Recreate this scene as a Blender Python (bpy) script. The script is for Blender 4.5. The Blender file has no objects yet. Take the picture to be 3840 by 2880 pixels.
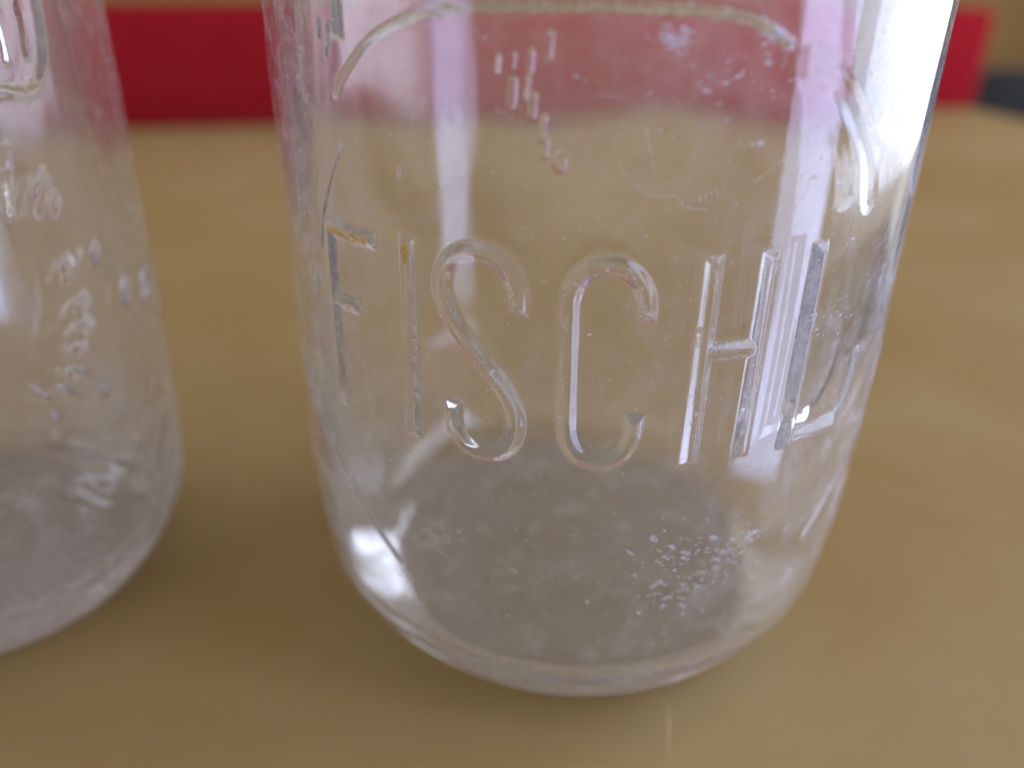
import bpy, math, random
import numpy as np

# ------------------------------------------------------------------ camera, world, lights, exposure
sc = bpy.context.scene
col = sc.collection
cam_d = bpy.data.cameras.new("camera")
cam = bpy.data.objects.new("camera", cam_d)
col.objects.link(cam)
cam.location = (-0.01207, -0.14053, 0.11356)
PITCH, ROLL = 0.47979, 0.01708
from mathutils import Matrix
cam.rotation_mode = 'QUATERNION'
cam.rotation_quaternion = (Matrix.Rotation(math.pi / 2 - PITCH, 3, 'X') @ Matrix.Rotation(ROLL, 3, 'Z')).to_quaternion()
cam_d.sensor_width = 36.0
cam_d.lens = 30.0
cam_d.clip_start = 0.003
cam_d.clip_end = 100.0
cam_d.dof.use_dof = True
cam_d.dof.focus_distance = 0.106
cam_d.dof.aperture_fstop = 8.0
sc.camera = cam

w = bpy.data.worlds.new("World")
sc.world = w
w.use_nodes = True
bg = w.node_tree.nodes["Background"]
bg.inputs[0].default_value = (1.0, 0.94, 0.84, 1)
bg.inputs[1].default_value = 0.60


def area(name, loc, target, sx, sy, radiance, color):
    d = bpy.data.lights.new(name, 'AREA')
    d.shape = 'RECTANGLE'
    d.size, d.size_y = sx, sy
    d.energy = radiance * math.pi * sx * sy
    d.color = color
    o = bpy.data.objects.new(name, d)
    col.objects.link(o)
    o.location = loc
    from mathutils import Vector
    v = Vector(target) - Vector(loc)
    o.rotation_euler = v.to_track_quat('-Z', 'Y').to_euler()
    return o


# daylight coming through the tall glazing on the right of the room
area("window_light", (1.08, -0.46, 0.60), (0.0, 0.0, 0.60), 0.42, 2.6, 6.3, (0.50, 0.59, 1.0))
area("window_light", (1.48, 0.48, 0.86), (0.0, 0.0, 0.86), 1.30, 2.1, 4.6, (0.66, 0.75, 1.0))

sc.view_settings.view_transform = 'Standard'
sc.view_settings.look = 'None'
sc.view_settings.exposure = 0.08
sc.view_settings.gamma = 1.0
sc.render.engine = 'CYCLES'
cy = sc.cycles
cy.max_bounces = 28
cy.transmission_bounces = 26
cy.glossy_bounces = 14
cy.diffuse_bounces = 4
cy.transparent_max_bounces = 24
cy.caustics_reflective = True
cy.caustics_refractive = True
cy.blur_glossy = 0.4
cy.sample_clamp_indirect = 20.0
cy.use_denoising = True

rng = np.random.default_rng(7)
random.seed(7)


# ------------------------------------------------------------------ helpers
def tag(o, label=None, cat=None, group=None, kind=None):
    if label: o["label"] = label
    if cat: o["category"] = cat
    if group: o["group"] = group
    if kind: o["kind"] = kind
    return o


def mesh_obj(name, verts, faces, mat, parent=None, smooth=True):
    """verts (n,3); faces (m,k) all quads or all triangles"""
    verts = np.asarray(verts, np.float32)
    faces = np.asarray(faces, np.int32)
    me = bpy.data.meshes.new(name)
    m, k = faces.shape
    me.vertices.add(len(verts)); me.vertices.foreach_set("co", verts.ravel())
    me.loops.add(m * k); me.loops.foreach_set("vertex_index", faces.ravel())
    me.polygons.add(m)
    me.polygons.foreach_set("loop_start", np.arange(0, m * k, k, dtype=np.int32))
    try:
        me.polygons.foreach_set("loop_total", np.full(m, k, np.int32))
    except Exception:
        pass
    me.update(calc_edges=True)
    me.validate()
    me.polygons.foreach_set("use_smooth", np.full(len(me.polygons), smooth))
    me.materials.append(mat)
    o = bpy.data.objects.new(name, me)
    col.objects.link(o)
    if parent: o.parent = parent
    return o


def submesh(verts, faces, mask):
    f = faces[mask]
    u, inv = np.unique(f, return_inverse=True)
    return verts[u], inv.reshape(f.shape)


class Nodes:
    def __init__(self, name):
        self.m = bpy.data.materials.new(name)
        self.m.use_nodes = True
        self.t = self.m.node_tree
        self.t.nodes.clear()
        self.out = self.t.nodes.new("ShaderNodeOutputMaterial")

    def n(self, typ, ins=None, **kw):
        nd = self.t.nodes.new("ShaderNode" + typ)
        for k, v in kw.items(): setattr(nd, k, v)
        for k, v in (ins or {}).items():
            s = nd.inputs[k]
            if isinstance(v, bpy.types.NodeSocket): self.t.links.new(v, s)
            else: s.default_value = v
        return nd

    def math(self, op, a, b=0.0, c=0.0, clamp=False):
        return self.n("Math", {0: a, 1: b, 2: c}, operation=op, use_clamp=clamp).outputs[0]

    def ramp(self, v, a, b, lo=0.0, hi=1.0):
        return self.n("MapRange", {0: v, 1: a, 2: b, 3: lo, 4: hi}, interpolation_type='SMOOTHSTEP').outputs[0]

    def noise(self, vec, scale, detail=3.0, rough=0.5, dist=0.0):
        return self.n("TexNoise", {"Vector": vec, "Scale": scale, "Detail": detail, "Roughness": rough, "Distortion": dist}).outputs[0]

    def mm(self, sx=1.0, sy=1.0, sz=1.0, off=(0, 0, 0)):
        """object coordinates in millimetres"""
        c = self.n("TexCoord").outputs["Object"]
        return self.n("Mapping", {0: c, 1: off, 3: (1000 * sx, 1000 * sy, 1000 * sz)}).outputs[0]

    def mix(self, f, a, b):
        return self.n("MixShader", {0: f, 1: a, 2: b}).outputs[0]

    def mixc(self, f, a, b):
        nd = self.n("Mix", data_type='RGBA')
        for i, v in ((0, f), (6, a), (7, b)):
            if isinstance(v, bpy.types.NodeSocket): self.t.links.new(v, nd.inputs[i])
            else: nd.inputs[i].default_value = v
        return nd.outputs[2]

    def done(self, s, disp=None):
        self.t.links.new(s, self.out.inputs[0])
        return self.m


# ------------------------------------------------------------------ materials
def glass_material(name, haze=0.018, patch=0.045, fleck=0.5, seed=0.0, dirt=0.06, rmin=0.0, pit=0.05, tint=(0.84, 0.81, 0.78, 1)):
    N = Nodes(name)
    v = N.mm(off=(seed, seed, seed))
    vs = N.mm(1, 1, 0.12, off=(seed, seed, seed))
    streak = N.noise(vs, 0.55, 3.0, 0.6)
    fine = N.noise(v, 2.2, 4.0, 0.65)
    cloud = N.noise(v, 0.16, 4.0, 0.6, 0.6)
    bump = N.n("Bump", {"Strength": pit, "Distance": 0.0003, "Height": N.math('ADD', N.math('MULTIPLY', streak, 0.6), N.math('MULTIPLY', fine, 0.25))}).outputs[0]
    rough = N.ramp(cloud, 0.35, 0.75, rmin, rmin + 0.05)
    g = N.n("BsdfPrincipled", {"Base Color": (0.985, 0.99, 0.985, 1), "Roughness": rough, "IOR": 1.51, "Transmission Weight": 1.0, "Normal": bump})
    # milky film of age and wash marks on the surface
    d = N.n("BsdfDiffuse", {0: tint}).outputs[0]
    tr = N.n("BsdfTranslucent", {0: tint}).outputs[0]
    film = N.mix(0.5, d, tr)
    p1 = N.ramp(cloud, 0.48, 0.70)
    p2 = N.ramp(N.noise(v, 0.7, 7.0, 0.75), 0.48, 0.74)
    f1 = N.math('MULTIPLY', N.math('ADD', p1, N.math('MULTIPLY', p2, 1.1)), patch)
    st = N.math('MULTIPLY', N.ramp(streak, 0.52, 0.8), patch * 0.8)
    # pin-prick flecks
    vo = N.n("TexVoronoi", {"Vector": v, "Scale": 0.8, "Randomness": 1.0})
    dots = N.math('MULTIPLY', N.ramp(vo.outputs["Distance"], 0.12, 0.03), N.ramp(N.noise(v, 0.5, 2.0), 0.50, 0.60))
    f = N.math('ADD', N.math('ADD', f1, st), haze)
    # dried dirt has settled towards the bottom of the bottle
    zc = N.n("SeparateXYZ", {0: N.mm()}).outputs[2]
    zc = N.math('ADD', zc, N.math('MULTIPLY', N.math('SUBTRACT', cloud, 0.5), 30.0))
    f = N.math('ADD', f, N.math('MULTIPLY', N.ramp(zc, 42.0, 8.0), dirt))
    f = N.math('MAXIMUM', f, 0.0)
    # a thin film hides more when it is looked through at a slant
    cosv = N.math('SUBTRACT', 1.0, N.n("LayerWeight", {0: 0.5}).outputs["Facing"])
    f = N.math('DIVIDE', f, N.math('MAXIMUM', cosv, 0.3))
    f = N.math('ADD', f, N.math('MULTIPLY', dots, fleck), clamp=True)
    return N.done(N.mix(f, g.outputs[0], film))


def crust_material(name, c, alpha=0.6, scale=3.0, lo=0.40):
    N = Nodes(name)
    v = N.mm()
    a = N.ramp(N.noise(v, scale, 5.0, 0.7), lo, lo + 0.22, 0.03, alpha)
    d = N.n("BsdfDiffuse", {0: c}).outputs[0]
    t = N.n("BsdfTranslucent", {0: c}).outputs[0]
    tr = N.n("BsdfTransparent").outputs[0]
    return N.done(N.mix(a, tr, N.mix(0.4, d, t)))


def table_material():
    N = Nodes("satin_tan_table")
    v = N.mm()
    big = N.noise(v, 0.011, 4.0, 0.55, 0.4)
    mid = N.noise(v, 0.05, 5.0, 0.6)
    fine = N.noise(v, 3.0, 3.0, 0.7)
    c = N.mixc(N.ramp(big, 0.3, 0.7), (0.300, 0.196, 0.072, 1), (0.335, 0.238, 0.104, 1))
    c = N.mixc(N.math('MULTIPLY', N.ramp(mid, 0.3, 0.8), 0.18), c, (0.25, 0.150, 0.05, 1))
    c = N.mixc(N.math('MULTIPLY', N.ramp(fine, 0.3, 0.7), 0.22), c, (0.20, 0.13, 0.06, 1))
    sx = N.n("SeparateXYZ", {0: v})
    X, Y = sx.outputs[0], sx.outputs[1]
    tot = None
    for (x0, y0, x1, y1, wd, s) in ((12, -60, 15.4, -36, 0.2, 0.24), (66, 34, 125, 2, 0.35, 0.10), (40, -45, 95, -20, 0.2, 0.05),
                                    (58, -10, 70, 60, 0.35, 0.035), (-45, 40, -75, 8, 0.4, 0.04), (20, -62, 60, -50, 0.18, 0.035), (70, -5, 78, -40, 0.3, 0.03)):
        L = math.hypot(x1 - x0, y1 - y0); ux, uy = (x1 - x0) / L, (y1 - y0) / L
        dx, dy = N.math('SUBTRACT', X, x0), N.math('SUBTRACT', Y, y0)
        al = N.math('ADD', N.math('MULTIPLY', dx, ux), N.math('MULTIPLY', dy, uy))
        pe = N.math('ABSOLUTE', N.math('ADD', N.math('MULTIPLY', dx, -uy), N.math('MULTIPLY', dy, ux)))
        pe = N.math('ADD', pe, N.math('MULTIPLY', N.math('SUBTRACT', mid, 0.5), 1.2))
        pe = N.math('ABSOLUTE', pe)
        m = N.math('MULTIPLY', N.ramp(pe, wd, wd * 0.2), N.math('MULTIPLY', N.ramp(al, 0, 4), N.ramp(al, L, L - 6)))
        m = N.math('MULTIPLY', m, s * 2)
        tot = m if tot is None else N.math('ADD', tot, m)
    c = N.mixc(tot, c, (0.62, 0.52, 0.36, 1))
    bump = N.n("Bump", {"Strength": 0.05, "Distance": 0.0002, "Height": N.noise(v, 0.7, 4.0, 0.6)}).outputs[0]
    r = N.ramp(big, 0.3, 0.8, 0.44, 0.5)
    b = N.n("BsdfPrincipled", {"Base Color": c, "Roughness": r, "IOR": 1.5, "Specular IOR Level": 0.12, "Normal": bump})
    return N.done(b.outputs[0])


def plain(name, c, rough=0.5, var=0.12, scale=0.05, spec=0.5):
    N = Nodes(name)
    v = N.mm()
    n = N.noise(v, scale, 4.0, 0.6)
    c2 = tuple(x * (1 - var * 2) for x in c[:3]) + (1,)
    b = N.n("BsdfPrincipled", {"Base Color": N.mixc(N.ramp(n, 0.3, 0.7), c, c2), "Roughness": rough, "Specular IOR Level": spec})
    return N.done(b.outputs[0])


M_glass = glass_material("aged_clear_glass", 0.008, 0.085, 0.7, 0.0, -0.015, tint=(0.82, 0.79, 0.84, 1))
M_glass_in = glass_material("aged_clear_glass_inside", 0.005, 0.06, 0.4, 57.0, 0.10, tint=(0.88, 0.82, 0.74, 1))
M_glass_b = glass_material("aged_clear_glass_second", 0.045, 0.09, 0.4, 31.0, 0.12, tint=(0.82, 0.76, 0.72, 1))
M_worn_bright = glass_material("worn_brightened_glass", 0.035, 0.10, 0.8, 5.0, 0.0, 0.02, 0.12)  # scuff film; its extra white also stands in for light on the strokes
M_base = glass_material("aged_clear_glass_base", 0.05, 0.16, 0.6, 12.0, 0.10, 0.10, 0.3, (0.88, 0.79, 0.66, 1))
M_table = table_material()
M_red = plain("red_card", (0.29, 0.012, 0.018, 1), 0.9, 0.06, 0.05, 0.0)
M_wall = plain("tan_wall", (0.31, 0.19, 0.07, 1), 0.9, 0.06, 0.01, 0.2)
M_dark = plain("dark_grey_card", (0.032, 0.032, 0.028, 1), 0.9, 0.2, 0.05, 0.2)
M_floor = plain("brown_floor", (0.20, 0.15, 0.10, 1), 0.6, 0.1, 0.01)
M_rust = crust_material("ochre_rust", (0.70, 0.43, 0.08, 1), 0.95, 2.2, 0.34)
M_lint = plain("pale_lint", (0.55, 0.50, 0.43, 1), 0.8, 0.05)
M_cream = crust_material("cream_residue", (0.66, 0.60, 0.45, 1), 0.7, 1.1)
M_white = crust_material("white_mineral", (0.80, 0.82, 0.95, 1), 0.55, 3.0, 0.34)

# ------------------------------------------------------------------ table, wall, things at the back
def box(name, x0, x1, y0, y1, z0, z1, mat, bevel=0.003, parent=None):
    import bmesh
    bm = bmesh.new()
    bmesh.ops.create_cube(bm, size=1)
    for q in bm.verts:
        q.co = ((x0 + x1) / 2 + q.co.x * (x1 - x0), (y0 + y1) / 2 + q.co.y * (y1 - y0), (z0 + z1) / 2 + q.co.z * (z1 - z0))
    bmesh.ops.bevel(bm, geom=bm.edges[:], offset=bevel, segments=3, affect='EDGES', profile=0.5)
    me = bpy.data.meshes.new(name); bm.to_mesh(me); bm.free()
    for pl in me.polygons: pl.use_smooth = True
    me.materials.append(mat)
    o = bpy.data.objects.new(name, me); col.objects.link(o)
    if parent: o.parent = parent
    return o


def slab(name, outline, z0, z1, mat, bevel):
    import bmesh
    bm = bmesh.new()
    lo = [bm.verts.new((x, y, z0)) for x, y in outline]
    f = bm.faces.new(lo)
    ex = bmesh.ops.extrude_face_region(bm, geom=[f])
    for q in ex["geom"]:
        if isinstance(q, bmesh.types.BMVert): q.co.z = z1
    bmesh.ops.recalc_face_normals(bm, faces=bm.faces[:])
    bmesh.ops.bevel(bm, geom=bm.edges[:], offset=bevel, segments=3, affect='EDGES', profile=0.5)
    me = bpy.data.meshes.new(name); bm.to_mesh(me); bm.free()
    me.materials.append(mat)
    o = bpy.data.objects.new(name, me); col.objects.link(o)
    return o


t = slab("table", [(-1.0, -0.150), (0.060, -0.150), (0.100, -0.055), (0.137, 0.02), (0.30, 0.32), (0.37, 0.39), (0.385, 0.47), (0.338, 0.605), (0.30, 0.64), (-1.0, 0.36)], -0.028, 0.0, M_table, 0.003)
tag(t, "tan satin table top under both glass bottles", "table")
wl = box("wall", -2.2, 1.6, 1.6, 1.65, -0.75, 1.8, M_wall, 0.002)
tag(wl, kind="structure")
fl = box("floor", -3.0, 3.0, -3.0, 1.595, -0.80, -0.75, M_floor, 0.002)
tag(fl, kind="structure")

rb = bpy.data.objects.new("red_box", None); col.objects.link(rb)
rb.location = (-0.03, 0.4815, 0); rb.rotation_euler = (0, 0, math.atan2(0.135, 0.606))
tag(rb, "long low red box standing on the tan table behind the bottles", "box")
box("carton", -0.60, 0.391, 0.0, 0.06, 0.0, 0.072, M_red, 0.004, rb)
dk = box("dark_grey_cabinet", 0.46, 1.05, 0.95, 1.01, -0.75, -0.020, M_dark, 0.01)
tag(dk, "dark grey low cabinet beyond the right end of the red box", "cabinet")

# ------------------------------------------------------------------ bottle profiles (millimetres)
KZ = np.array([0, 3, 8, 15, 25, 40, 60, 85, 115, 150, 165, 185, 205, 222, 230, 236, 240.])
KR = np.array([36.2, 39.2, 43.1, 46.6, 48.1, 48.8, 49.1, 49.0, 48.9, 48.7, 46.5, 36, 26, 23, 24.5, 25, 23.5])


def smooth_interp(x, xp, fp):
    """monotone cubic interpolation"""
    h = np.diff(xp); d = np.diff(fp) / h
    m = np.zeros_like(fp)
    m[0], m[-1] = d[0], d[-1]
    s = d[:-1] * d[1:] > 0
    w1, w2 = 2 * h[1:] + h[:-1], h[1:] + 2 * h[:-1]
    with np.errstate(divide='ignore', invalid='ignore'):
        hm = (w1 + w2) / (w1 / d[:-1] + w2 / d[1:])
    m[1:-1] = np.where(s, hm, 0)
    i = np.clip(np.searchsorted(xp, x) - 1, 0, len(xp) - 2)
    u = (x - xp[i]) / h[i]
    return ((1 + 2 * u) * (1 - u) ** 2 * fp[i] + u * (1 - u) ** 2 * h[i] * m[i] + u * u * (3 - 2 * u) * fp[i + 1] + u * u * (u - 1) * h[i] * m[i + 1])


RS = 49.0  # reference radius for unrolled arc length


class Stroke:
    def __init__(self, pts, w, spline=False, flat=True):
        p = np.array(pts, float)
        p[:, 0] = np.radians(p[:, 0]) * RS
        if spline:
            q = np.vstack([2 * p[0] - p[1], p, 2 * p[-1] - p[-2]]); o = []
            for i in range(1, len(q) - 2):
                for u in np.linspace(0, 1, 7)[:-1]:
                    a, b, c, d = q[i - 1], q[i], q[i + 1], q[i + 2]
                    o.append(0.5 * (2 * b + (c - a) * u + (2 * a - 5 * b + 4 * c - d) * u * u + (3 * b - a - 3 * c + d) * u ** 3))
            o.append(q[-2]); p = np.array(o)
        self.p, self.w, self.flat = p, w, flat

    def depth(self, S, Z):
        """distance inside the stroke's outline (negative outside)"""
        out = np.full(S.shape, -9.0)
        p, w = self.p, self.w
        mk = (S > p[:, 0].min() - w - 1) & (S < p[:, 0].max() + w + 1) & (Z > p[:, 1].min() - w - 1) & (Z < p[:, 1].max() + w + 1)
        if not mk.any(): return out
        s, z = S[mk], Z[mk]
        best = np.full(s.shape, 1e9)
        for a, b in zip(p[:-1], p[1:]):
            d = b - a; L2 = d @ d + 1e-12
            u = np.clip(((s - a[0]) * d[0] + (z - a[1]) * d[1]) / L2, 0, 1)
            best = np.minimum(best, np.hypot(s - a[0] - u * d[0], z - a[1] - u * d[1]))
        dep = w - best
        if self.flat:
            for e, q in ((p[0], p[1]), (p[-1], p[-2])):
                tn = (e - q) / np.linalg.norm(e - q)
                al = (s - e[0]) * tn[0] + (z - e[1]) * tn[1]
                near = np.hypot(s - e[0], z - e[1]) < 2.2 * w
                dep = np.where(near, np.minimum(dep, -al), dep)
        out[mk] = dep
        return out


def lift(dep, H, slope, crown=0.0, w=1.2):
    t_ = np.clip(dep / slope, 0, 1)
    return H * (0.55 * t_ * t_ * (3 - 2 * t_) + 0.45 * t_) + crown * np.clip(dep / w, 0, 1) ** 2


class Relief:
    def __init__(self):
        self.items = []  # (name, label, strokes, H, slope, crown)

    def add(self, name, strokes, H=0.85, slope=1.15, crown=0.12, label=None):
        self.items.append((name, label, strokes, H, slope, crown))

    def eval(self, S, Z):
        h = np.zeros(S.shape); lab = np.zeros(S.shape, np.int32)
        for i, (nm, lb, st, H, sl, cr) in enumerate(self.items):
            dep = np.max([s.depth(S, Z) for s in st], 0)
            hh = lift(dep, H, sl, cr)
            h = np.maximum(h, hh)
            lab[dep > -0.12] = i + 1
        return h, lab


def waviness(T, Z, amp, seed):
    r = np.random.default_rng(seed)
    o = np.zeros(np.broadcast(T, Z).shape)
    for k in range(22):
        a = r.integers(1, 14); b = r.uniform(-0.09, 0.09)
        o = o + r.normal() / (1 + 0.25 * a) * np.sin(a * T + b * Z + r.uniform(0, 6.28))
    return o * amp


def build_bottle(name, loc, s, hz, relief, mat, mat_in, mat_base, fine_t, fine_z, dt, dz, seed, ripple=0.0):
    """s scales radii, hz scales heights; fine_t degrees, fine_z mm: zone meshed finely"""
    root = bpy.data.objects.new(name, None); col.objects.link(root)
    root.location = loc
    mmv = 0.001
    # --- outer surface
    nt = int((fine_t[1] - fine_t[0]) / dt)
    th = np.concatenate([np.linspace(fine_t[0], fine_t[1], nt, endpoint=False), np.linspace(fine_t[1], fine_t[0] + 360, int((360 - fine_t[1] + fine_t[0]) / 2.0), endpoint=False)])
    th = np.radians(th)
    zb = fine_z[0]
    zl = np.concatenate([[0.0, 0.15, 0.4, 0.8, 1.3], np.linspace(1.8, zb, 46 if zb > 20 else 12, endpoint=False), np.arange(fine_z[0], fine_z[1], dz), np.linspace(fine_z[1], 240 * hz, 70)])
    T, Z = np.meshgrid(th, zl)
    R = s * smooth_interp(zl / hz, KZ, KR)[:, None] * np.ones_like(T)
    R[0] -= 0.9; R[1] -= 0.35; R[2] -= 0.1
    R = R + waviness(T, Z, 0.035, seed) * np.clip(Z / 12, 0, 1)
    if ripple:
        q = S_ = np.where(T > math.pi, T - 2 * math.pi, T) * RS
        R = R + ripple * (np.sin(q * 0.9 + Z * 1.15 + 1.3 * np.sin(Z * 0.31 + q * 0.12)) + 0.7 * np.sin(q * 0.55 - Z * 0.8 + 2 * np.sin(q * 0.17))) * np.clip((44 - Z) / 8, 0, 1) * np.clip(Z / 4, 0, 1)
    # worn, slightly chipped bearing edge
    R = R + (np.sin(T * 23 + 1) * np.sin(T * 7.3) * 0.16 + np.sin(T * 61) * 0.05) * np.clip(1 - Z / 4, 0, 1)
    S = np.where(T > math.pi, T - 2 * math.pi, T) * RS
    hgt, lab = relief.eval(S, Z)
    R = R + hgt
    X, Y = R * np.sin(T), -R * np.cos(T)
    V = np.stack([X, Y, Z], -1).reshape(-1, 3)
    n = len(th); rows = len(zl)
    i, j = np.meshgrid(np.arange(rows - 1), np.arange(n), indexing='ij')
    j2 = (j + 1) % n
    F = np.stack([i * n + j, i * n + j2, (i + 1) * n + j2, (i + 1) * n + j], -1).reshape(-1, 4)
    lf = lab.reshape(-1)[F].max(1)
    # underside of the base: bearing ring then shallow push-up
    rr = np.array([1.0, 0.97, 0.93, 0.88, 0.80, 0.70, 0.5, 0.25, 0.02]); zz = np.array([0.0, 0.0, 0.05, 0.2, 0.6, 1.0, 1.4, 1.7, 1.8])
    r0 = R[0]
    Vb = []
    for a, b in zip(rr, zz):
        Vb.append(np.stack([r0 * a * np.sin(th), -r0 * a * np.cos(th), np.full(n, b)], -1))
    Vb = np.concatenate(Vb)
    ib, jb = np.meshgrid(np.arange(len(rr) - 1), np.arange(n), indexing='ij')
    jb2 = (jb + 1) % n
    Fb = np.stack([(ib + 1) * n + jb, (ib + 1) * n + jb2, ib * n + jb2, ib * n + jb], -1).reshape(-1, 4)
    # --- inner surface (about 4 mm wall, thick rounded heel)
    ni = 360
    ti = np.linspace(0, 2 * math.pi, ni, endpoint=False)
    wall = 4.2 * s
    IZ = np.array([10.0, 10.25, 11.0, 12.6, 15.0, 18.5, 25, 38, 60.])
    IR = np.array([36.5, 38.4, 40.4, 42.2, 43.4, 44.1, 44.6, 44.85, 44.9])
    zi = np.concatenate([[10.0, 10.03, 10.1, 10.2, 10.4, 10.7, 11.1, 11.6, 12.2, 12.9, 13.7], np.linspace(14.5, 24, 24, endpoint=False), np.linspace(24, 239 * hz, 110)])
    Rin = np.where(zi < 35, s * smooth_interp(np.clip(zi, 10.0, 60), IZ, IR), s * smooth_interp(np.clip(zi / hz, 0, 240), KZ, KR) - wall)
    Rin[-6:] = Rin[-7] + np.linspace(0.3, 2.6, 6)
    Ti, Zi = np.meshgrid(ti, zi)
    Ri = Rin[:, None] + waviness(Ti, Zi, 0.16, seed + 50) * np.clip((Zi - 8) / 20, 0, 1)
    Vi = np.stack([Ri * np.sin(Ti), -Ri * np.cos(Ti), Zi], -1).reshape(-1, 3)
    # inner floor, a little uneven and domed
    fr = np.linspace(1, 0.02, 14)
    Vf = []
    for a in fr:
        rad = Ri[0] * a
        zf = zi[0] + 0.9 * (1 - a * a) + 0.10 * np.sin(rad * np.cos(ti) * 0.31 + seed) * np.sin(rad * np.sin(ti) * 0.27) * (1 - a)
        Vf.append(np.stack([rad * np.sin(ti), -rad * np.cos(ti), zf], -1))
    Vf = np.concatenate(Vf)

    def quads(rows, n, flip):
        i, j = np.meshgrid(np.arange(rows - 1), np.arange(n), indexing='ij'); j2 = (j + 1) % n
        q = np.stack([i * n + j, (i + 1) * n + j, (i + 1) * n + j2, i * n + j2], -1).reshape(-1, 4)
        return q[:, ::-1] if flip else q
    Fi = quads(len(zi), ni, False)
    Ff = quads(len(fr), ni, True)
    # --- objects
    vb, fb = submesh(V, F, lf == 0)
    body = mesh_obj("body", np.concatenate([vb, Vi]) * mmv, np.concatenate([fb, Fi + len(vb)]), mat, root)
    body.data.materials.append(mat_in)
    mi = np.zeros(len(body.data.polygons), np.int32)
    if len(mi) == len(fb) + len(Fi): mi[len(fb):] = 1
    else: print("polygon count changed", len(mi), len(fb) + len(Fi))
    body.data.polygons.foreach_set("material_index", mi)
    mesh_obj("base", np.concatenate([Vb, Vf]) * mmv, np.concatenate([Fb, Ff + len(Vb)]), mat_base, root)
    for k2, it in enumerate(relief.items):
        sel = lf == k2 + 1
        if not sel.any(): continue
        vv, ff = submesh(V, F, sel)
        o = mesh_obj(it[0], vv * mmv, ff, M_worn_bright, root)
        if it[1]: o["label"] = it[1]

    def point(tdeg, z, off=0.04):
        t_ = np.radians(np.asarray(tdeg, float)); z = np.asarray(z, float)
        h_, _ = relief.eval(t_ * RS, z)
        r_ = s * smooth_interp(z / hz, KZ, KR) + waviness(t_, z, 0.035, seed) * np.clip(z / 12, 0, 1) + h_ + off
        return np.stack([r_ * np.sin(t_), -r_ * np.cos(t_), z], -1) * mmv
    return root, point


# ------------------------------------------------------------------ the big bottle's raised letters
rel = Relief()
W = 1.42
rel.add("letter", [Stroke([(-47.3, 54.0), (-47.3, 81.2)], W), Stroke([(-48.6, 80.3), (-36.2, 80.3)], W), Stroke([(-47.3, 70.4), (-40.4, 70.4)], W * 0.9)], H=0.45, slope=1.15, crown=0.06, label="raised capital F with ochre rust in it")
rel.add("letter", [Stroke([(-30.5, 54.0), (-30.5, 82.3)], W)], H=0.45, slope=1.15, crown=0.08, label="raised capital I with a rust spot at its top")
rel.add("letter", [Stroke([(-13.7, 74.0), (-13.65, 76.74), (-14.44, 78.84), (-15.96, 80.4), (-18.0, 81.3), (-20.53, 81.4), (-22.93, 80.4), (-24.49, 78.7), (-24.96, 76.5), (-24.1, 74.1), (-22.26, 71.34), (-19.8, 68.65), (-17.37, 66.2), (-15.21, 63.8), (-13.83, 61.3), (-13.6, 58.7), (-14.5, 56.3), (-16.49, 54.9), (-19.05, 54.7), (-21.36, 55.4), (-22.81, 56.98), (-23.4, 59.0), (-23.5, 61.4)], W, True)], H=0.8, slope=1.15, crown=0.08, label="raised capital S")
rel.add("letter", [Stroke([(3.85, 74.0), (3.75, 76.9), (2.7, 79.1), (0.94, 80.6), (-1.39, 81.1), (-3.81, 80.6), (-5.5, 79.2), (-6.4, 77.2), (-6.5, 74.3), (-6.35, 67.4), (-6.2, 61.5), (-5.9, 58.6), (-4.9, 56.6), (-3.3, 55.4), (-0.6, 55.0), (1.9, 56.0), (3.35, 58.5), (3.55, 62.0)], W, True)], H=0.8, slope=1.15, crown=0.08, label="raised capital C")
rel.add("letter", [Stroke([(12.4, 53.8), (12.4, 82.3)], W), Stroke([(21.2, 53.8), (21.2, 82.3)], W), Stroke([(12.4, 69.8), (21.2, 69.8)], W)], H=0.85, slope=1.15, crown=0.08, label="raised capital H")
rel.add("letter", [Stroke([(29.7, 53.8), (29.7, 82.3)], W), Stroke([(28.4, 54.9), (41.2, 54.9)], W)], H=0.95, slope=1.1, crown=0.12, label="raised capital L")
# raised border of the slug plate and the strokes above the word
rel.add("plate_border", [Stroke([(-43, 97.0), (-42.2, 98.3), (-39.7, 100.4), (-36.9, 102.6), (-33.9, 104.3), (-30.3, 105.7), (-26.3, 106.8), (-19, 107.7), (-9.4, 108.0), (0, 108.0), (9.3, 107.6), (15, 106.3), (19, 104.4)], 0.7, True, False)], H=0.13, slope=0.65, crown=0.03)
rel.add("plate_border", [Stroke([(22.5, 102.6), (26, 101.0), (30, 98.4), (34, 94.8), (37, 91.0), (39, 86)], 1.9, True, False)], H=0.11, slope=1.3, crown=0.0)
rel.add("plate_border", [Stroke([(-42.6, 91.4), (-44.5, 88.6), (-46.6, 85.3), (-48.6, 81.8), (-50.2, 77)], 0.45, True, False)], H=0.18, slope=0.5, crown=0.05)
rel.add("plate_border", [Stroke([(-63, 57), (-59.3, 50), (-55.5, 47.4), (-52.2, 45.0), (-46.3, 39.2), (-40.3, 34.1), (-35.5, 30.5)], 0.7, True, False)], H=0.3, slope=0.55, crown=0.05)
rel.add("plate_border", [Stroke([(41.2, 55.6), (42.8, 56.8), (44.4, 59.0), (45.2, 61.5), (45.3, 64.5)], 0.6, True, False)], H=0.3, slope=0.55, crown=0.05)
rel.add("plate_border", [Stroke([(62, 60), (58, 50.5), (52.5, 45.0), (46.5, 39.5), (41, 34.5)], 0.6, True, False)], H=0.2, slope=0.55, crown=0.05)
rel.add("letter", [Stroke([(-41.6, 103.0), (-41.6, 112.6)], 1.1)], label="lower end of a raised stroke above the arched border")
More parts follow.
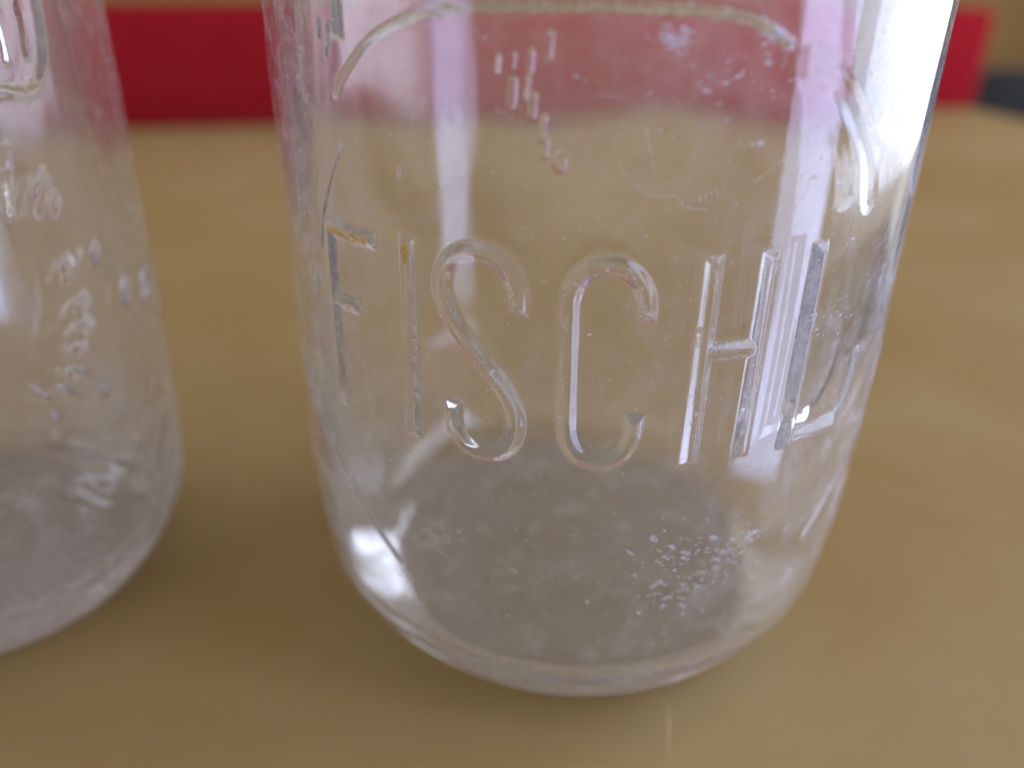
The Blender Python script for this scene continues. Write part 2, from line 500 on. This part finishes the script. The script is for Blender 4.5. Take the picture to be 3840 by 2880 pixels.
# bruises and seeds in the glass
marks = [(-10.5, 104.0, 0.45, 1.0), (-12.7, 102.4, .38, .9), (-14.8, 102.4, .22, .6), (-16.9, 102.0, .35, .6), (-14.9, 99.2, .5, 1.1), (-13.1, 99.7, .3, 1.0), (-12.3, 98.0, .45, .9),
         (-10.9, 95.7, .38, 1.1), (-10.5, 93.8, .35, .9), (-9.4, 92.7, .35, .7), (-8.6, 92.2, .7, .35), (-31.5, 89.5, .2, .6), (-46, 104, .4, .8), (-44, 103.4, .5, .9), (-44.5, 101.6, .3, .5)]
rel.add("bruise", [Stroke([(a, b - l), (a + 0.15, b + l)], w_, False, False) for a, b, w_, l in marks], H=0.28, slope=0.22, crown=0.0)

big, on_big = build_bottle("milk_bottle", (0, 0, 0), 1.0, 1.0, rel, M_glass, M_glass_in, M_base, (-66, 66), (27, 113), 0.165, 0.14, 3)
big.location.z = 0.00015
tag(big, "larger clear glass bottle with tall raised capital letters across its front", "bottle", "old glass milk bottles")


def ribbon(name, pts, width, mat, parent, fn, n=60, jag=0.35, kind=None, off=0.05, seed=1):
    """a thin crust following the glass along (theta, z) points"""
    r = np.random.default_rng(seed)
    p = np.array(pts, float); q = p.copy(); q[:, 0] = np.radians(q[:, 0]) * RS
    L = np.concatenate([[0], np.cumsum(np.hypot(*np.diff(q, axis=0).T))])
    u = np.linspace(0, L[-1], n)
    s_, z_ = np.interp(u, L, q[:, 0]), np.interp(u, L, q[:, 1])
    ds, dz_ = np.gradient(s_), np.gradient(z_); ll = np.hypot(ds, dz_)
    nx, nz = -dz_ / ll, ds / ll
    w1 = width * (1 + jag * np.convolve(r.normal(size=n + 4), [.25, .5, 1, .5, .25], 'valid'))
    w2 = width * (1 + jag * np.convolve(r.normal(size=n + 4), [.25, .5, 1, .5, .25], 'valid'))
    fade = np.clip(np.minimum(u, L[-1] - u) / (width * 2), 0.05, 1)
    V = []
    K = 5
    for k in range(K):
        f_ = k / (K - 1) * 2 - 1
        ww = np.where(f_ < 0, w1, w2) * fade * f_
        V.append(fn(np.degrees((s_ + nx * ww) / RS), z_ + nz * ww, off + 0.05 * (1 - abs(f_))))
    V = np.concatenate(V)
    i, j = np.meshgrid(np.arange(K - 1), np.arange(n - 1), indexing='ij')
    F = np.stack([i * n + j, i * n + j + 1, (i + 1) * n + j + 1, (i + 1) * n + j], -1).reshape(-1, 4)
    o = mesh_obj(name, V, F, mat, parent)
    if kind: o["kind"] = kind
    return o


ribbon("rust_stain", [(-47.2, 80.2), (-44, 79.9), (-41, 79.7), (-37.6, 79.9)], 0.5, M_rust, big, on_big, seed=2, off=0.08)
ribbon("rust_stain", [(-44.5, 69.9), (-42.0, 69.9)], 0.36, M_rust, big, on_big, 20, seed=3)
ribbon("rust_stain", [(-30.8, 81.4), (-30.75, 78.3)], 0.6, M_rust, big, on_big, 24, 0.2, seed=4)
ribbon("residue_line", [(-41, 99.4), (-36.9, 102.6), (-33.9, 104.3), (-30.3, 105.7), (-26.3, 106.8), (-22, 107.3)], 0.30, M_cream, big, on_big, 90, 0.5, seed=5)
ribbon("residue_line", [(-26, 106.7), (-19, 107.5), (-9.4, 107.7), (0, 107.6), (9.3, 107.2), (14.5, 106.6), (17, 105.4)], 0.5, M_cream, big, on_big, 140, 0.35, seed=6)
ribbon("scratch", [(-26.5, 98), (-27, 95.8), (-26.6, 93.5), (-27.4, 90.6), (-26.2, 88.6), (-24.8, 88.3)], 0.16, M_cream, big, on_big, 60, 0.5, seed=8)


# specks, flecks and fine scratches on the glass: too many to count, one mesh
def flecks():
    r = np.random.default_rng(11)
    V, F = [], []

    def fleck(t_, z_, a, b, ang):
        m = 7
        base = len(V)
        al = np.linspace(0, 2 * np.pi, m, endpoint=False)
        rad = 1 + 0.45 * r.normal(size=m)
        x = a * rad * np.cos(al); y = b * rad * np.sin(al)
        s_ = x * math.cos(ang) - y * math.sin(ang); z2 = x * math.sin(ang) + y * math.cos(ang)
        P = on_big(np.concatenate([[t_], t_ + np.degrees(s_ / RS)]), np.concatenate([[z_], z_ + z2]), 0.05)
        V.extend(P.tolist())
        for k in range(m): F.append((base, base + 1 + k, base + 1 + (k + 1) % m))
    for (t_, z_, sp, nn, sz) in ((13, 39.5, 2.6, 60, .32), (18, 37, 2.4, 40, .3), (27.4, 39.7, 1.2, 24, .45), (24.5, 36.8, 1.3, 22, .38), (15, 32.2, 2.6, 60, .3), (20, 34, 2.2, 26, .28),
                                 (-30, 38.3, 2.2, 12, .25), (-24, 40.5, 1.4, 8, .22), (-34.5, 24, 0.8, 8, .42), (-31, 24.6, .8, 6, .35), (-40, 31, 1.2, 9, .35), (-35, 27.9, 1.2, 8, .3),
                                 (3.8, 104.9, 1.0, 46, .35), (16.5, 105.5, 1.1, 26, .3), (13, 102, 1.2, 22, .25), (9, 100.5, 1.4, 20, .25), (-20, 103, 7, 30, .14), (22, 88, 5, 60, .18), (30, 91, 5, 40, .16),
                                 (-3, 99, 8, 40, .12), (10, 94, 9, 50, .12), (-18, 70, 3.5, 30, .13), (-10, 34, 16, 190, .14), (3, 27, 10, 120, .17), (-22, 27, 8, 60, .18), (20, 27, 8, 70, .18), (-25, 92, 9, 60, .13), (0, 86, 14, 120, .11), (5, 68, 9, 50, .11), (22, 100, 5, 50, .2), (27, 104, 4, 50, .22), (-45, 62, 3, 14, .16), (37, 72, 2.5, 30, .22)):
        for _ in range(nn):
            q = r.normal(size=2)
            sc_ = sz * math.exp(0.5 * r.normal()) * 0.8
            fleck(t_ + q[0] * sp / RS * 57.3, z_ + q[1] * sp * 0.7, sc_, sc_ * r.uniform(.22, .6), r.uniform(-.7, .7))
    # beads of wear along the raised strokes
    for (t0, z0, t1, z1, nn) in ((-6.9, 78, -6.9, 60, 40), (-24.6, 79.5, -21, 81.6, 24), (-15.5, 80.2, -13.8, 75, 34), (1, 80.9, 3.9, 75, 60), (-6, 78.6, -1, 81.2, 24), (12.4, 82, 12.9, 78, 30), (20.6, 81.6, 22, 80, 26),
                                 (13, 69.2, 20.5, 69.2, 50), (13, 70.7, 20.5, 70.7, 40), (29.6, 73.5, 29.8, 71.2, 40), (-19, 68, -16, 64.5, 16), (12, 66, 12.4, 56, 24), (21.6, 68, 21.9, 56, 24)):
        for _ in range(nn):
            u = r.uniform()
            sz = 0.13 * math.exp(0.5 * r.normal())
            fleck(t0 + (t1 - t0) * u + r.normal() * .3, z0 + (z1 - z0) * u + r.normal() * .25, sz, sz * .6, r.uniform(0, 3))
    # short parallel scuffs and loose long scratches
    for k in range(9): fleck(6.5 + k * 0.75, 88.0 + k * .18, .08, .34, 0.15)
    for k in range(7): fleck(17 + k * .6, 90.4 + k * .35, .3, .07, 0.5)
    for (t0, z0, t1, z1) in ((-4.2, 99.4, -1.5, 99.2), (-17, 97.5, -13.5, 95.9), (1.8, 96, 3.5, 91), (26, 90, 24, 87), (19, 104, 18, 101), (-28, 36, -24, 35)):
        nn = 10
        for k in range(nn):
            u = k / nn
            fleck(t0 + (t1 - t0) * u, z0 + (z1 - z0) * u, math.hypot((t1 - t0) * .855, z1 - z0) / nn * .7, 0.05, math.atan2(z1 - z0, (t1 - t0) * .855))
    o = mesh_obj("mineral_flecks", V, F, M_white, big, False)
    o["kind"] = "stuff"


flecks()


def fibre():
    """a loose curled fibre clinging to the front of the glass, built as a fine tube"""
    k = Stroke([(0.51, 96.3), (-1.3, 95.6), (-2.2, 94.8), (-1.68, 93.2), (0.23, 90.8), (2.13, 89.3), (4.47, 88.9), (6.2, 89.0), (7.7, 87.8), (10.7, 87.3)], 1, True)
    P = on_big(np.degrees(k.p[:, 0] / RS), k.p[:, 1], 0.06)
    D = np.gradient(P, axis=0); D /= np.linalg.norm(D, axis=1)[:, None]
    nrm = P * [1, 1, 0]; nrm /= np.linalg.norm(nrm, axis=1)[:, None]
    b = np.cross(D, nrm); b /= np.linalg.norm(b, axis=1)[:, None]
    c = np.cross(b, D)
    rad = 0.000032
    V = np.concatenate([P + rad * (math.cos(a) * b + math.sin(a) * c) for a in np.linspace(0, 2 * math.pi, 6, endpoint=False)])
    n = len(P)
    F = [(q * n + i, q * n + i + 1, ((q + 1) % 6) * n + i + 1, ((q + 1) % 6) * n + i) for q in range(6) for i in range(n - 1)]
    o = mesh_obj("lint_fibre", V, F, M_lint)
    o.location.z = 0.00015
    tag(o, "thin pale curled fibre stuck to the larger bottle above its middle letters", "fibre")


fibre()

# ------------------------------------------------------------------ the second bottle, smaller, out of focus
rel2 = Relief()
for (a, b, dx, dz_, w_) in ((61.0, 84.4, 0.6, 1.6, .8), (59.8, 80.5, .3, 1.5, .8), (67.2, 80.0, 1.2, 1.6, .75), (69.7, 78.0, .6, .6, .7), (69.0, 68.2, 1.0, .8, .8), (77.5, 68.6, .8, .7, .8), (70.8, 61.9, 1.3, .6, .8),
                            (70.1, 58.1, 1.3, .4, .8), (67.9, 55.2, 1.2, -.5, .8), (65.1, 51.6, 1.1, -.7, .8), (62.1, 48.9, 1.0, -1.0, .8), (71.6, 46.6, .5, .5, .7), (55.8, 50.7, .8, -1, .7), (57.3, 44.9, .5, .8, .6), (85, 60.5, .8, 1.0, .8), (95, 59, .9, 1.2, .9)):
    rel2.add("letter", [Stroke([(a - dx * 1.5, b - dz_ * 1.5), (a + dx * 1.5, b + dz_ * 1.5)], w_ * 1.15, False, False), Stroke([(a - dx * 1.5, b + .6), (a + dx, b + dz_ * 1.3 + .8)], w_ * 1.0, False, False)], H=1.1, slope=1.2, crown=0.15)
rel2.add("emblem", [Stroke([(63, 94.6), (68.5, 93.6), (71.8, 94.6), (74.3, 97.2), (75.6, 100.5), (76.2, 105), (76, 114)], 1.0, True, False), Stroke([(66.3, 98.0), (66.6, 112)], .8, False, False), Stroke([(71, 98.5), (72.3, 112)], .7, False, False)], H=0.9, slope=0.8)
small, on_small = build_bottle("milk_bottle", (-0.117, -0.0042, 0), 0.823, 0.975, rel2, M_glass_b, M_glass_b, M_base, (45, 112), (8, 116), 0.5, 0.5, 21, 0.10)
small.location.z = 0.00015
tag(small, "smaller clear glass bottle at the left edge, out of focus, with small raised lettering", "bottle", "old glass milk bottles")
